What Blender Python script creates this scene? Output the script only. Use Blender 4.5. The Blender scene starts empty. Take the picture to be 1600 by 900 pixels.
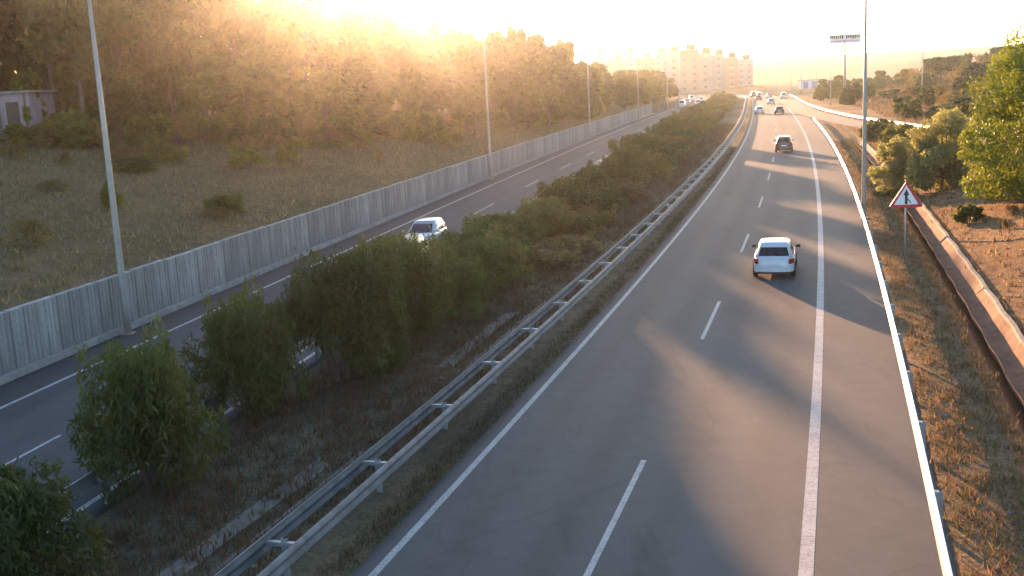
import bpy, bmesh, math, random
import numpy as np
from mathutils import Vector, Matrix

# ------------------------------------------------------------------ camera, sky, sun, exposure
SC = bpy.context.scene
COL = SC.collection
PITCH, ROLL, CAMZ = math.radians(10.6955), 0.05, 8.17
cam = bpy.data.objects.new('camera', bpy.data.cameras.new('camera')); COL.objects.link(cam)
cam.data.sensor_width = 36; cam.data.lens = 38.25; cam.data.clip_end = 9000; cam.data.clip_start = .2
_cp, _sp, _c, _s = math.cos(PITCH), math.sin(PITCH), math.cos(ROLL), math.sin(ROLL)
_r0, _d0, _f0 = Vector((1, 0, 0)), Vector((0, -_sp, -_cp)), Vector((0, _cp, -_sp))
_rt = _r0 * _c + _d0 * _s; _up = -(_d0 * _c - _r0 * _s)
cam.matrix_world = Matrix(((_rt.x, _up.x, -_f0.x, 0), (_rt.y, _up.y, -_f0.y, 0), (_rt.z, _up.z, -_f0.z, CAMZ), (0, 0, 0, 1)))
SC.camera = cam
SUN_EL, SUN_AZ = math.radians(7.25), math.radians(-7.0)
world = bpy.data.worlds.new('World'); SC.world = world; world.use_nodes = True
nt = world.node_tree; nt.nodes.clear()
_o = nt.nodes.new('ShaderNodeOutputWorld'); _b = nt.nodes.new('ShaderNodeBackground'); _k = nt.nodes.new('ShaderNodeTexSky')
_k.sky_type = 'NISHITA'; _k.sun_disc = False; _k.sun_elevation = SUN_EL; _k.sun_rotation = -SUN_AZ
_k.air_density = .75; _k.dust_density = .6; _k.ozone_density = 1.6
_b.inputs['Strength'].default_value = 0.15
nt.links.new(_k.outputs[0], _b.inputs[0]); nt.links.new(_b.outputs[0], _o.inputs[0])
sun = bpy.data.objects.new('sun', bpy.data.lights.new('sun', 'SUN')); COL.objects.link(sun)
sun.data.energy = 5.0; sun.data.angle = math.radians(.53); sun.data.color = (1, .54, .27)
_sv = Vector((math.sin(SUN_AZ) * math.cos(SUN_EL), math.cos(SUN_AZ) * math.cos(SUN_EL), math.sin(SUN_EL)))
sun.rotation_mode = 'QUATERNION'; sun.rotation_quaternion = _sv.to_track_quat('Z', 'Y'); sun.location = (0, 0, 60)
SC.view_settings.view_transform = 'Standard'; SC.view_settings.look = 'None'
SC.view_settings.exposure = 1.9; SC.view_settings.gamma = 1
SC.render.engine = 'CYCLES'
SC.cycles.use_denoising = True
SC.cycles.max_bounces = 6; SC.cycles.diffuse_bounces = 3; SC.cycles.volume_bounces = 1
SC.cycles.transparent_max_bounces = 8; SC.cycles.transmission_bounces = 4; SC.cycles.glossy_bounces = 3

# ---- alignment of the place (metres; y runs along the motorway, z up) ----
_Ry=np.array([16.6,21.1,27.5,37.8,55.2,78.8,114,148.2,194.4,197,234.6,309.5]); _Rx=np.array([4.5,5.9,7.9,11.0,16.0,22.5,31.7,40.2,51.3,52.1,60.5,77.4])
_pR=np.polyfit(_Ry,_Rx,3); _dR=np.polyder(_pR)
_Wy=np.array([32.7,33,39.5,45.8,55.7,91.7,145,151,216,231]); _Wx=np.array([-15.9,-16.1,-14.4,-12.3,-9.8,-1.7,9.4,9.8,28.1,30])
_pW=np.polyfit(_Wy,_Wx,2); _dW=np.polyder(_pW)
def _ext(p,d,y,a,b,c2):
    y=np.asarray(y,float); yc=np.clip(y,a,b)
    x=np.polyval(p,yc)+np.polyval(d,yc)*(y-yc)
    k=np.maximum(y-b,0)
    return x-c2*np.minimum(k,150)**2-c2*300*np.maximum(k-150,0)
def R(y): return _ext(_pR,_dR,y,10,300,.0012)
def W(y): return _ext(_pW,_dW,y,20,240,.0004)
def off(F,y,d):
    e=.5; s=(F(y+e)-F(y-e))/(2*e); n=math.sqrt(1+s*s)
    return F(y)+d/n, y-d*s/n
def sstep(a,b,x):
    t=np.clip((x-a)/(b-a),0,1); return t*t*(3-2*t)
def bump(x,y):
    return (np.sin(x*.31+y*.17)+np.sin(x*.13-y*.23+1.3)+.6*np.sin(x*.71+y*.53+.5)+.5*np.sin(x*1.3-y*.9))/3.1
def H(x,y):
    x=np.asarray(x,float);y=np.asarray(y,float)
    w=(W(y)-x)*.97; r=(x-R(y))*.96
    # left bank above the wall
    zl=1.9+.14*np.minimum(w,32)+.02*np.clip(w-32,0,200)+bump(x,y)*.22*sstep(1,8,w)
    # wall fades out beyond 235 m
    f=1-sstep(225,290,y); zl=zl*(.35+.65*f)
    # right bank beyond the ditch
    ro=1.5+15.3*np.clip((300-y)/190,0,1.12)**3.6
    q=r-6.0-(ro-1.5)*sstep(72,96,y)*(r>0)
    g=sstep(95,160,y)
    zr1=.34*np.clip(q,0,9)+.12*np.clip(q-9,0,40)
    zr2=.15*np.clip(q-8,0,60)+.05*np.clip(q-68,0,150)
    zr=(zr1*(1-g)+zr2*g)*(1-sstep(330,430,y)) +(bump(x,y)*.22+bump(x*2.9+1,y*2.7)*.12)*sstep(0,3,q)
    ditch=-.42*sstep(4.35,4.8,r)*(1-sstep(5.35,5.75,r))*(1-sstep(118,128,y))
    verge=(.03+.06*bump(x*2.1,y*2.3))*sstep(2.6,3.2,r)*(1-sstep(4.0,4.3,r))
    mid=(.08+.10*bump(x*1.7,y*1.9))*sstep(-.1,-1.6,r+7.6)*sstep(-9.7,-10.6,w)
    z=np.where(w>0.2,zl,np.where(r>2.4,zr*(r>5.9)+ditch+verge,mid-.03*(1-sstep(-.1,-1.6,r+7.6)*sstep(-9.7,-10.6,w))))
    far=21.5*sstep(480,1250,y)+1.2*bump(x*.012,y*.012)*sstep(700,1200,y)
    return z*(1-sstep(450,700,y))+far

TREES = [[-45.4,69.8,9.7,0,"b",-339],[-41.1,75.4,10.0,0,"b",-157],[-31.5,82.8,11.0,0,"p",127],[-24.0,89.2,5.5,0,"b",319],[-21.3,92.1,6.1,0,"p",385],[-15.9,98.5,6.4,0,"b",505],[-15.8,103.3,8.3,0,"b",520],[-12.8,108.4,7.3,0,"b",580],[-6.1,112.5,6.5,0,"p",690],[-3.2,119.0,6.7,0,"p",738],[-4.5,125.1,8.6,0,"b",722],[1.4,132.2,8.3,0,"b",802],[3.3,137.3,6.5,0,"b",826],[5.9,144.8,7.7,0,"b",854],[7.2,150.1,7.6,0,"p",867],[6.6,156.7,9.0,0,"b",857],[11.7,171.2,5.7,0,"e",902],[-49.0,81.3,17.2,1,"e",-257],[-45.1,85.0,15.7,1,"p",-132],[-36.4,90.0,13.4,1,"b",86],[-28.2,94.3,11.3,1,"b",268],[-26.8,96.4,9.3,1,"b",304],[-22.5,104.2,8.2,1,"b",411],[-21.4,109.7,10.9,1,"b",447],[-15.0,114.6,12.7,1,"e",558],[-13.2,121.0,13.0,1,"p",596],[-11.3,129.1,9.5,1,"e",633],[-9.6,134.2,8.2,1,"b",660],[-3.7,144.6,8.4,1,"b",740],[-0.7,149.6,9.7,1,"b",776],[-0.3,154.2,10.8,1,"e",781],[2.0,164.3,10.9,1,"b",805],[2.1,170.4,11.6,1,"e",805],[6.8,179.5,10.8,1,"p",849],[6.1,186.2,12.1,1,"b",841],[7.8,192.8,10.2,1,"b",854],[11.4,199.2,10.7,1,"b",883],[12.1,207.3,9.5,1,"e",885],[-56.1,86.9,18.8,2,"e",-331],[-46.1,93.7,16.0,2,"e",-66],[-36.0,100.1,13.2,2,"b",163],[-34.2,99.2,13.7,2,"b",189],[-31.5,103.8,11.7,2,"p",260],[-29.3,111.4,11.0,2,"b",330],[-24.8,121.1,9.6,2,"e",430],[-18.7,123.6,11.6,2,"e",523],[-16.6,133.6,13.0,2,"b",569],[-12.4,140.6,10.8,2,"p",632],[-12.4,148.2,10.5,2,"b",640],[-8.7,156.7,11.4,2,"e",688],[-5.8,165.7,10.6,2,"e",724],[-2.2,173.6,9.9,2,"e",762],[-1.9,180.7,10.2,2,"b",766],[1.4,186.1,10.7,2,"b",797],[1.1,195.7,10.5,2,"p",794],[4.7,203.1,11.0,2,"b",824],[-62.8,91.8,19.6,3,"b",-398],[-47.0,102.5,17.3,3,"p",-8],[-38.2,109.5,15.8,3,"b",181],[-42.2,104.8,17.4,3,"b",89],[-36.0,113.4,14.3,3,"b",236],[-32.4,120.7,11.1,3,"b",320],[-25.8,129.1,10.9,3,"b",439],[-24.1,132.8,11.6,3,"b",471],[-22.3,145.3,11.9,3,"b",519],[-18.7,152.3,12.7,3,"e",572],[-14.6,159.6,12.1,3,"b",626],[-14.1,168.9,12.1,3,"b",640],[-12.8,178.9,11.2,3,"e",660],[-10.7,186.2,10.9,3,"p",685],[-8.9,193.9,10.7,3,"b",705],[-5.3,204.2,11.0,3,"e",739],[-26.5,112,13.5,2,"b",375],[-33,121,15,3,"b",313],[-22,124,14,3,"p",478],[-30.5,128,16,3,"b",372],[-50,104,20,3,"b",-46],[-54,98,19,3,"b",-168],[23.1,209.8,6.0,4,"b",975],[11.8,209.7,10.7,5,"e",883],[24.2,218.7,5.9,4,"e",976],[15.6,220.7,8.1,5,"b",908],[26.6,225.1,5.9,4,"e",989],[18.3,229.3,7.4,5,"b",923],[25.5,233.1,5.3,4,"b",974],[16.9,234.7,7.8,5,"b",910],[31.0,240.0,5.9,4,"b",1008],[20.3,241.1,7.9,5,"b",931],[32.2,251.5,5.8,4,"b",1006],[22.0,251.4,8.8,5,"b",936],[32.9,258.5,6.8,4,"b",1004],[23.6,257.9,8.7,5,"b",943],[34.0,266.1,8.0,4,"b",1006],[25.6,263.7,6.3,5,"b",952],[34.9,269.5,7.4,4,"b",1008],[28.8,271.8,8.3,5,"b",968],[36.6,277.8,7.8,4,"b",1012],[30.1,279.5,8.4,5,"b",971],[39.0,284.9,6.8,4,"e",1021],[30.2,289.4,7.4,5,"b",965],[41.8,297.0,8.1,4,"b",1028],[32.3,296.3,7.3,5,"b",973],[41.9,304.8,7.8,4,"e",1022],[33.1,301.2,7.6,5,"b",974],[45.3,310.0,7.5,4,"e",1037],[35.8,311.3,8.0,5,"e",983],[46.3,315.1,7.3,4,"b",1038],[38.3,315.3,6.7,5,"b",994],[47.7,327.3,7.1,4,"b",1036],[36.7,324.8,8.8,5,"b",980],[48.2,330.6,5.8,4,"b",1036],[38.2,332.8,7.0,5,"e",983],[51.4,339.0,6.3,4,"b",1046],[42.2,339.6,8.8,5,"b",999]]
POLES = [(69.9, 235, 'dark street lamp against the pale field, left of the billboard'), (80.7, 212, 'street lamp on the brown hillside right of the billboard'), (91.1, 320, 'thin distant street lamp just left of the dark one by the billboard'), (98.9, 365, 'thin distant street lamp standing before the blue and white building'), (104.9, 400, 'very distant street lamp before the pale field'), (107.2, 430, 'distant street lamp near the head of the queue'), (109.6, 460, 'farthest street lamp beside the apartment row')]
BLOCKS = [
('pale apartment block standing leftmost, just past the dark woods', 45.8, 520, 6.7, 12, 19.3, 'pale', -0.07, True),
('low salmon apartment block behind the roadside trees', 56.8, 545, 9.9, 12, 16.8, 'pink', -0.083, False),
('slim pale tower block rising above the roadside trees', 61.7, 528, 4.8, 12, 19.3, 'pale', -0.093, False),
('salmon apartment block between the two slim towers', 73.3, 560, 10.2, 12, 17.0, 'pink', -0.104, True),
('grey tower block left of the tightly packed row', 77.6, 536, 6.3, 12, 18.7, 'grey', -0.115, False),
('pale apartment block with balconies starting the packed row', 75.0, 482, 5.6, 12, 18.0, 'pale', -0.124, True),
('broad salmon apartment block, nearest of the packed row', 76.4, 450, 7.9, 12, 17.6, 'pink', -0.135, False),
('pale block right of the broad salmon one', 86.6, 470, 5.8, 12, 16.5, 'pale', -0.146, True),
('grey apartment block in the middle of the packed row', 96.1, 490, 5.7, 12, 15.7, 'grey', -0.155, True),
('salmon block second from the right end of the row', 107.0, 515, 6.0, 12, 14.6, 'pink', -0.164, True),
('grey apartment block at the right end of the row', 118.9, 540, 7.4, 12, 13.6, 'grey', -0.173, True)]
HAZE = .00018

# ------------------------------------------------------------------ helpers
rnd = random.Random(7)
def tagp(o, label=None, cat=None, group=None, kind=None):
    if label: o['label'] = label
    if cat: o['category'] = cat
    if group: o['group'] = group
    if kind: o['kind'] = kind
    return o
def thing(name, label, cat, loc=(0, 0, 0), rz=0, group=None):
    o = bpy.data.objects.new(name, None); COL.objects.link(o); o.empty_display_size = .2
    o.location = loc; o.rotation_euler = (0, 0, rz)
    return tagp(o, label, cat, group)
def mesh(name, V, F, mats, smooth=False, mi=None, col=None):
    me = bpy.data.meshes.new(name)
    me.from_pydata([tuple(map(float, v)) for v in V], [], [tuple(int(i) for i in f) for f in F])
    for m in (mats if isinstance(mats, (list, tuple)) else [mats]): me.materials.append(m)
    if smooth: me.polygons.foreach_set('use_smooth', [True] * len(me.polygons))
    if mi is not None: me.polygons.foreach_set('material_index', [int(i) for i in mi])
    if col is not None:
        a = me.color_attributes.new('tint', 'FLOAT_COLOR', 'POINT')
        c = np.ones((len(V), 4), np.float32); c[:, :3] = col; a.data.foreach_set('color', c.ravel())
    me.update(); return me
def put(name, me, parent=None, loc=(0, 0, 0), rot=(0, 0, 0), scale=(1, 1, 1)):
    o = bpy.data.objects.new(name, me); COL.objects.link(o)
    o.location = loc; o.rotation_euler = rot; o.scale = scale
    if parent is not None: o.parent = parent
    return o
def tris(name, V, mat, tint=None):
    """V: (n,3,3) triangle soup"""
    V = np.ascontiguousarray(V, np.float32); n = len(V)
    me = bpy.data.meshes.new(name)
    me.vertices.add(n * 3); me.vertices.foreach_set('co', V.reshape(-1))
    me.loops.add(n * 3); me.loops.foreach_set('vertex_index', np.arange(n * 3, dtype=np.int32))
    me.polygons.add(n); me.polygons.foreach_set('loop_start', np.arange(0, n * 3, 3, dtype=np.int32))
    me.polygons.foreach_set('loop_total', np.full(n, 3, np.int32))
    me.materials.append(mat)
    if tint is not None:
        a = me.color_attributes.new('tint', 'FLOAT_COLOR', 'POINT')
        c = np.ones((n, 3, 4), np.float32); c[:, :, :3] = np.asarray(tint, np.float32).reshape(n, 1, -1)
        a.data.foreach_set('color', c.ravel())
    me.update(); me.validate(); return me
class MB:
    def __init__(s): s.V = []; s.F = []; s.M = []
    def add(s, V, F, m=0):
        b = len(s.V); s.V += [tuple(v) for v in V]; s.F += [tuple(b + i for i in f) for f in F]; s.M += [m] * len(F)
        return s
    def box(s, c, d, m=0, rz=0):
        x, y, z = d[0] / 2, d[1] / 2, d[2] / 2; V = []
        for sx, sy, sz in ((-1,-1,-1),(1,-1,-1),(1,1,-1),(-1,1,-1),(-1,-1,1),(1,-1,1),(1,1,1),(-1,1,1)):
            px, py = sx * x, sy * y
            V.append((c[0] + px * math.cos(rz) - py * math.sin(rz), c[1] + px * math.sin(rz) + py * math.cos(rz), c[2] + sz * z))
        return s.add(V, [(0,3,2,1),(4,5,6,7),(0,1,5,4),(1,2,6,5),(2,3,7,6),(3,0,4,7)], m)
    def tube(s, pts, rad, n=8, m=0, cap=True):
        V = []; F = []
        P = [Vector(p) for p in pts]
        for i, p in enumerate(P):
            t = (P[min(i + 1, len(P) - 1)] - P[max(i - 1, 0)]).normalized()
            a = t.orthogonal().normalized() if i == 0 else (a - t * a.dot(t)).normalized()
            b = t.cross(a); r = rad[i] if isinstance(rad, (list, tuple)) else rad
            for k in range(n):
                th = 2 * math.pi * k / n; q = p + (a * math.cos(th) + b * math.sin(th)) * r; V.append(tuple(q))
        for i in range(len(P) - 1):
            for k in range(n):
                F.append((i*n+k, i*n+(k+1)%n, (i+1)*n+(k+1)%n, (i+1)*n+k))
        if cap:
            F.append(tuple(range(n))[::-1]); F.append(tuple((len(P)-1)*n+k for k in range(n)))
        return s.add(V, F, m)
    def me(s, name, mats, smooth=False): return mesh(name, s.V, s.F, mats, smooth, s.M)
ORD = ['first','second','third','fourth','fifth','sixth','seventh','eighth','ninth','tenth','eleventh','twelfth','thirteenth','fourteenth','fifteenth','sixteenth','seventeenth','eighteenth','nineteenth','twentieth']
_T = {20:'twenty',30:'thirty',40:'forty',50:'fifty',60:'sixty',70:'seventy',80:'eighty',90:'ninety'}
_TT = {20:'twentieth',30:'thirtieth',40:'fortieth',50:'fiftieth',60:'sixtieth',70:'seventieth',80:'eightieth',90:'ninetieth'}
def ordn(i):
    if i < 20: return ORD[i]
    n = i + 1
    if n == 100: return 'hundredth'
    if n > 100: return 'hundred-and-' + ordn(n - 101)
    t = n // 10 * 10; u = n % 10
    return _TT[t] if u == 0 else _T[t] + '-' + ORD[u - 1]

# ------------------------------------------------------------------ materials
def newmat(name):
    m = bpy.data.materials.new(name); m.use_nodes = True
    return m, m.node_tree, m.node_tree.nodes['Principled BSDF']
def N(nt, t, **kw):
    n = nt.nodes.new(t)
    for k, v in kw.items():
        if k in n.inputs: n.inputs[k].default_value = v
        else: setattr(n, k, v)
    return n
def noise(nt, scale, detail=4, rough=.6, stretch=None, obj=True):
    tc = nt.nodes.new('ShaderNodeTexCoord'); mp = nt.nodes.new('ShaderNodeMapping')
    nt.links.new(tc.outputs['Object' if obj else 'Generated'], mp.inputs[0])
    if stretch: mp.inputs['Scale'].default_value = stretch
    n = N(nt, 'ShaderNodeTexNoise', Scale=scale, Detail=detail, Roughness=rough)
    nt.links.new(mp.outputs[0], n.inputs['Vector']); return n.outputs[0], mp
def ramp(nt, fac, stops):
    r = nt.nodes.new('ShaderNodeValToRGB'); e = r.color_ramp.elements
    while len(e) < len(stops): e.new(.5)
    for i, (p, c) in enumerate(stops):
        e[i].position = p; e[i].color = (c[0], c[1], c[2], 1) if not isinstance(c, (int, float)) else (c, c, c, 1)
    nt.links.new(fac, r.inputs[0]); return r.outputs[0]
def mix(nt, a, b, fac=None, mode='MULTIPLY', f=1.0):
    m = nt.nodes.new('ShaderNodeMix'); m.data_type = 'RGBA'; m.blend_type = mode; m.inputs[0].default_value = f
    if fac is not None: nt.links.new(fac, m.inputs[0])
    for s, v in ((6, a), (7, b)):
        if isinstance(v, tuple): m.inputs[s].default_value = (*v, 1)
        else: nt.links.new(v, m.inputs[s])
    return m.outputs[2]
def bumpn(nt, p, h, strength=.3, dist=.02):
    b = N(nt, 'ShaderNodeBump', Strength=strength, Distance=dist); nt.links.new(h, b.inputs['Height']); nt.links.new(b.outputs[0], p.inputs['Normal'])
def simple(name, c, rough=.6, metal=0, var=.25, scale=3.0, spec=None, stretch=None, bump=0, coat=0):
    m, nt, p = newmat(name)
    n, _ = noise(nt, scale, 5, .65, stretch)
    lo = tuple(x * (1 - var) for x in c); hi = tuple(min(1, x * (1 + var)) for x in c)
    nt.links.new(ramp(nt, n, [(.3, lo), (.7, hi)]), p.inputs['Base Color'])
    p.inputs['Roughness'].default_value = rough; p.inputs['Metallic'].default_value = metal
    if spec is not None: p.inputs['Specular IOR Level'].default_value = spec
    if coat: p.inputs['Coat Weight'].default_value = coat; p.inputs['Coat Roughness'].default_value = .08
    if bump: bumpn(nt, p, n, bump)
    return m
def asphalt(name, base):
    m, nt, p = newmat(name)
    n1, _ = noise(nt, .12, 3, .5, (1, .25, 1)); n2, _ = noise(nt, 1.6, 5, .7); n3, _ = noise(nt, 45, 2, .6)
    c = ramp(nt, n1, [(.3, tuple(x * .82 for x in base)), (.7, tuple(x * 1.18 for x in base))])
    c = mix(nt, c, ramp(nt, n2, [(.25, .85), (.75, 1.12)])); c = mix(nt, c, ramp(nt, n3, [(.3, .8), (.7, 1.2)]))
    at = N(nt, 'ShaderNodeAttribute', attribute_name='tint'); c = mix(nt, c, at.outputs['Color'])
    tc = nt.nodes.new('ShaderNodeTexCoord'); w1, _ = noise(nt, .8, 4, .6)
    wp = nt.nodes.new('ShaderNodeVectorMath'); wp.operation = 'MULTIPLY_ADD'; nt.links.new(w1, wp.inputs[0]); wp.inputs[1].default_value = (1.6, 1.6, 0); nt.links.new(tc.outputs['Object'], wp.inputs[2])
    vo = N(nt, 'ShaderNodeTexVoronoi', Scale=.16); vo.feature = 'DISTANCE_TO_EDGE'; nt.links.new(wp.outputs[0], vo.inputs['Vector'])
    c = mix(nt, c, ramp(nt, vo.outputs['Distance'], [(.0, .88), (.004, .94), (.009, 1.)]))
    st, _ = noise(nt, .55, 4, .75, (1, .18, 1)); c = mix(nt, c, ramp(nt, st, [(.30, .74), (.44, 1.), (.8, 1.06)]))
    nt.links.new(c, p.inputs['Base Color']); p.inputs['Roughness'].default_value = .82; p.inputs['Specular IOR Level'].default_value = .3
    bumpn(nt, p, n3, .35, .01); return m
def leafmat(name, c, c2, trans=.35, var=.45):
    m, nt, p = newmat(name)
    oi = nt.nodes.new('ShaderNodeObjectInfo'); at = N(nt, 'ShaderNodeAttribute', attribute_name='tint')
    n, _ = noise(nt, .9, 2, .5)
    base = mix(nt, c, c2, ramp(nt, n, [(.35, 0.), (.65, 1.)]), 'MIX')
    base = mix(nt, base, ramp(nt, oi.outputs['Random'], [(0, (1 - var, 1 - var * .9, 1 - var)), (1, (1 + var, 1 + var * .8, 1 + var * .5))]))
    base = mix(nt, base, at.outputs['Color'])
    nt.links.new(base, p.inputs['Base Color']); p.inputs['Roughness'].default_value = .55; p.inputs['Specular IOR Level'].default_value = .25
    t = nt.nodes.new('ShaderNodeBsdfTranslucent'); nt.links.new(mix(nt, base, (1.5, 1.5, .7)), t.inputs[0])
    mx = nt.nodes.new('ShaderNodeMixShader'); mx.inputs[0].default_value = trans
    out = nt.nodes['Material Output']; nt.links.new(p.outputs[0], mx.inputs[1]); nt.links.new(t.outputs[0], mx.inputs[2]); nt.links.new(mx.outputs[0], out.inputs[0])
    return m
M = {}
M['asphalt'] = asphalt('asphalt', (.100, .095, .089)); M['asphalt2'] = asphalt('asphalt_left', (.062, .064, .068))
def worn_paint():
    m, nt, p = newmat('worn_road_paint')
    a, _ = noise(nt, 2.2, 6, .8); b, _ = noise(nt, 14, 4, .8)
    c = ramp(nt, a, [(.3, (.27, .26, .25)), (.55, (.44, .43, .41))]); c = mix(nt, c, ramp(nt, b, [(.36, .45), (.5, 1.)]))
    nt.links.new(c, p.inputs['Base Color']); p.inputs['Roughness'].default_value = .7; return m
M['paint'] = worn_paint()
M['concrete'] = simple('concrete', (.33, .31, .28), .85, var=.3, scale=2.0, bump=.3)
M['redsoil'] = simple('red_silt', (.24, .12, .065), .95, var=.4, scale=1.6, bump=.5)
M['gutter'] = simple('soiled_gutter', (.19, .155, .12), .95, var=.4, scale=1.2, bump=.4)
M['steel_shade'] = simple('shaded_zinc_steel', (.17, .17, .165), .7, .3, .4, 1.5)  # median rail beams: darker, rougher copy of the steel, shade put into the colour
M['channel'] = simple('channel_concrete', (.29, .235, .18), .9, var=.35, scale=2.5, bump=.4)
def wallmat():
    m, nt, p = newmat('retaining_concrete')
    a, mp = noise(nt, 1.0, 5, .7, (3.2, 3.2, .25)); b, _ = noise(nt, .35, 3, .5); w, _ = noise(nt, 9, 3, .6)
    c = ramp(nt, a, [(.3, (.19, .175, .155)), (.5, (.34, .315, .28)), (.75, (.44, .41, .37))])
    c = mix(nt, c, ramp(nt, b, [(.3, .75), (.7, 1.15)])); c = mix(nt, c, ramp(nt, w, [(.3, .85), (.7, 1.1)]))
    oi = nt.nodes.new('ShaderNodeObjectInfo'); c = mix(nt, c, ramp(nt, oi.outputs['Random'], [(0, .82), (1, 1.12)]))
    nt.links.new(c, p.inputs['Base Color']); p.inputs['Roughness'].default_value = .9; bumpn(nt, p, w, .3); return m
M['wall'] = wallmat()
M['steel'] = simple('galvanised_steel', (.52, .53, .54), .34, .85, .15, 8)
M['steel_dull'] = simple('weathered_galvanised_steel', (.36, .37, .37), .5, .6, .25, 4)
M['pole'] = simple('pole_steel', (.36, .34, .30), .5, .35, .12, 2)
M['tyre'] = simple('tyre_rubber', (.025, .025, .027), .8, 0, .2, 10)
M['rim'] = simple('wheel_alloy', (.4, .4, .42), .35, .8, .1, 5)
M['farglass'] = simple('dusty_window_glass', (.20, .18, .17), .3, 0, .3, 1)
M['glass'] = simple('dark_car_glass', (.015, .018, .02), .08, 0, .2, 2, spec=.6)
M['red'] = simple('red_light_lens', (.32, .015, .012), .25, 0, .2, 6)
M['plate'] = simple('number_plate', (.7, .7, .66), .5, 0, .05, 4)
M['black'] = simple('black_plastic', (.02, .02, .022), .6, 0, .2, 6)
M['lens'] = simple('headlamp_lens', (.7, .7, .68), .15, .3, .05, 4)
M['signred'] = simple('sign_red', (.50, .03, .035), .4, 0, .1, 5)
M['signwhite'] = simple('sign_white', (.78, .77, .78), .4, 0, .04, 3)
M['signblack'] = simple('sign_black', (.015, .015, .018), .5, 0, .1, 5)
M['bark'] = simple('bark', (.13, .095, .07), .95, 0, .45, 3, stretch=(4, 4, .8), bump=.5)
def groundmat():
    m, nt, p = newmat('ground_soil_and_dry_grass')
    at = N(nt, 'ShaderNodeAttribute', attribute_name='tint')
    a, _ = noise(nt, .22, 5, .65); b, _ = noise(nt, 1.7, 6, .7); d, _ = noise(nt, 9, 4, .7)
    c = mix(nt, at.outputs['Color'], ramp(nt, a, [(.3, (.78, .82, .76)), (.7, (1.2, 1.15, 1.08))]))
    c = mix(nt, c, ramp(nt, b, [(.28, (.6, .66, .58)), (.5, 1.), (.75, (1.45, 1.32, 1.15))])); c = mix(nt, c, ramp(nt, d, [(.3, .62), (.7, 1.35)]))
    nt.links.new(c, p.inputs['Base Color']); p.inputs['Roughness'].default_value = .95; p.inputs['Specular IOR Level'].default_value = .1
    bumpn(nt, p, d, .8, .08); return m
M['ground'] = groundmat()
M['pine'] = leafmat('pine_foliage', (.065, .072, .028), (.105, .10, .038), .3)
M['broad'] = leafmat('broadleaf_foliage', (.070, .090, .026), (.12, .125, .038), .4)
M['lit'] = leafmat('bright_green_foliage', (.10, .145, .02), (.185, .215, .035), .42, .1)
M['grey'] = leafmat('grey_green_foliage', (.21, .22, .13), (.29, .28, .17), .5, .12)
M['shrub'] = leafmat('median_shrub_foliage', (.068, .094, .034), (.14, .13, .052), .4, .35)
M['dryshrub'] = leafmat('dry_brush', (.14, .10, .045), (.20, .15, .06), .35, .3)
M['yellow'] = leafmat('yellow_green_brush', (.13, .14, .025), (.18, .17, .04), .4, .1)
def grassmat():
    m, nt, p = newmat('dry_grass'); at = N(nt, 'ShaderNodeAttribute', attribute_name='tint')
    nt.links.new(at.outputs['Color'], p.inputs['Base Color']); p.inputs['Roughness'].default_value = .8; p.inputs['Specular IOR Level'].default_value = .15
    t = nt.nodes.new('ShaderNodeBsdfTranslucent'); nt.links.new(at.outputs['Color'], t.inputs[0])
    mx = nt.nodes.new('ShaderNodeMixShader'); mx.inputs[0].default_value = .4; out = nt.nodes['Material Output']
    nt.links.new(p.outputs[0], mx.inputs[1]); nt.links.new(t.outputs[0], mx.inputs[2]); nt.links.new(mx.outputs[0], out.inputs[0]); return m
M['grass'] = grassmat()
def paintm(name, c, metal=0, rough=.3): return simple(name, c, rough, metal, .06, 1.5, coat=.6)

# ------------------------------------------------------------------ the ground, one sheet to the horizon
_rows = np.concatenate([np.arange(-60, 0, 4), np.arange(0, 130, 1.2), np.arange(130, 260, 2.5), np.arange(260, 450, 6), np.arange(450, 1621, 26)])
_lo = np.array([900, 600, 400, 260, 180, 130, 100, 80, 66, 56, 48, 42, 37, 33, 29, 26, 23, 20, 17.5, 15, 13, 11, 9.2, 7.5, 6, 4.6, 3.4, 2.4, 1.5, .7, .27])
_ro = np.array([2.45, 2.7, 3.0, 3.4, 3.8, 4.1, 4.35, 4.6, 4.8, 5.1, 5.35, 5.55, 5.75, 5.95, 6.3, 6.9, 7.6, 8.4, 9.3, 10.3, 11.5, 12.8, 14.3, 16, 18, 20.5, 23.5, 27, 31, 36, 42, 49, 57, 66, 77, 90, 110, 150, 220, 350, 550, 850, 1200])
def tint_ground(x, y):
    w = (W(y) - x) * .97; r = (x - R(y)) * .96
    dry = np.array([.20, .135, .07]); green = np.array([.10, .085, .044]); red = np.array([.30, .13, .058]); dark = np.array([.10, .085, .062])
    n = np.clip(.5 + .5 * bump(x * .8 + 3, y * .7), 0, 1)[..., None]
    c = dry * n + green * (1 - n) * .8 + dry * .2 * (1 - n)
    right = (r > 5.4)[..., None]; c = np.where(right, np.array([.30, .18, .095]) * (.65 + .55 * n), c)
    dit = ((r > 4.15) & (r < 4.85))[..., None]; c = np.where(dit, red, c)
    vg = ((r > 2.2) & (r <= 4.15))[..., None]; c = np.where(vg, np.array([.23, .15, .085]) * (.8 + .5 * n), c)
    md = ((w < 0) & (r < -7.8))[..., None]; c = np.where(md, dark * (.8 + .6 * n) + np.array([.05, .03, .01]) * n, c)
    hl = ((r > 14) & (y > 120))[..., None]; c = np.where(hl, np.array([.21, .14, .08]) * (.7 + .6 * n), c)
    fr = (y > 470)[..., None]; st = (.5 + .5 * np.sin(y * .021 + 1.6 * np.sin(x * .006)))[..., None]
    c = np.where(fr, np.array([.27, .165, .11]) * (.7 + .45 * st) , c)
    return c
V = []; 
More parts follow.
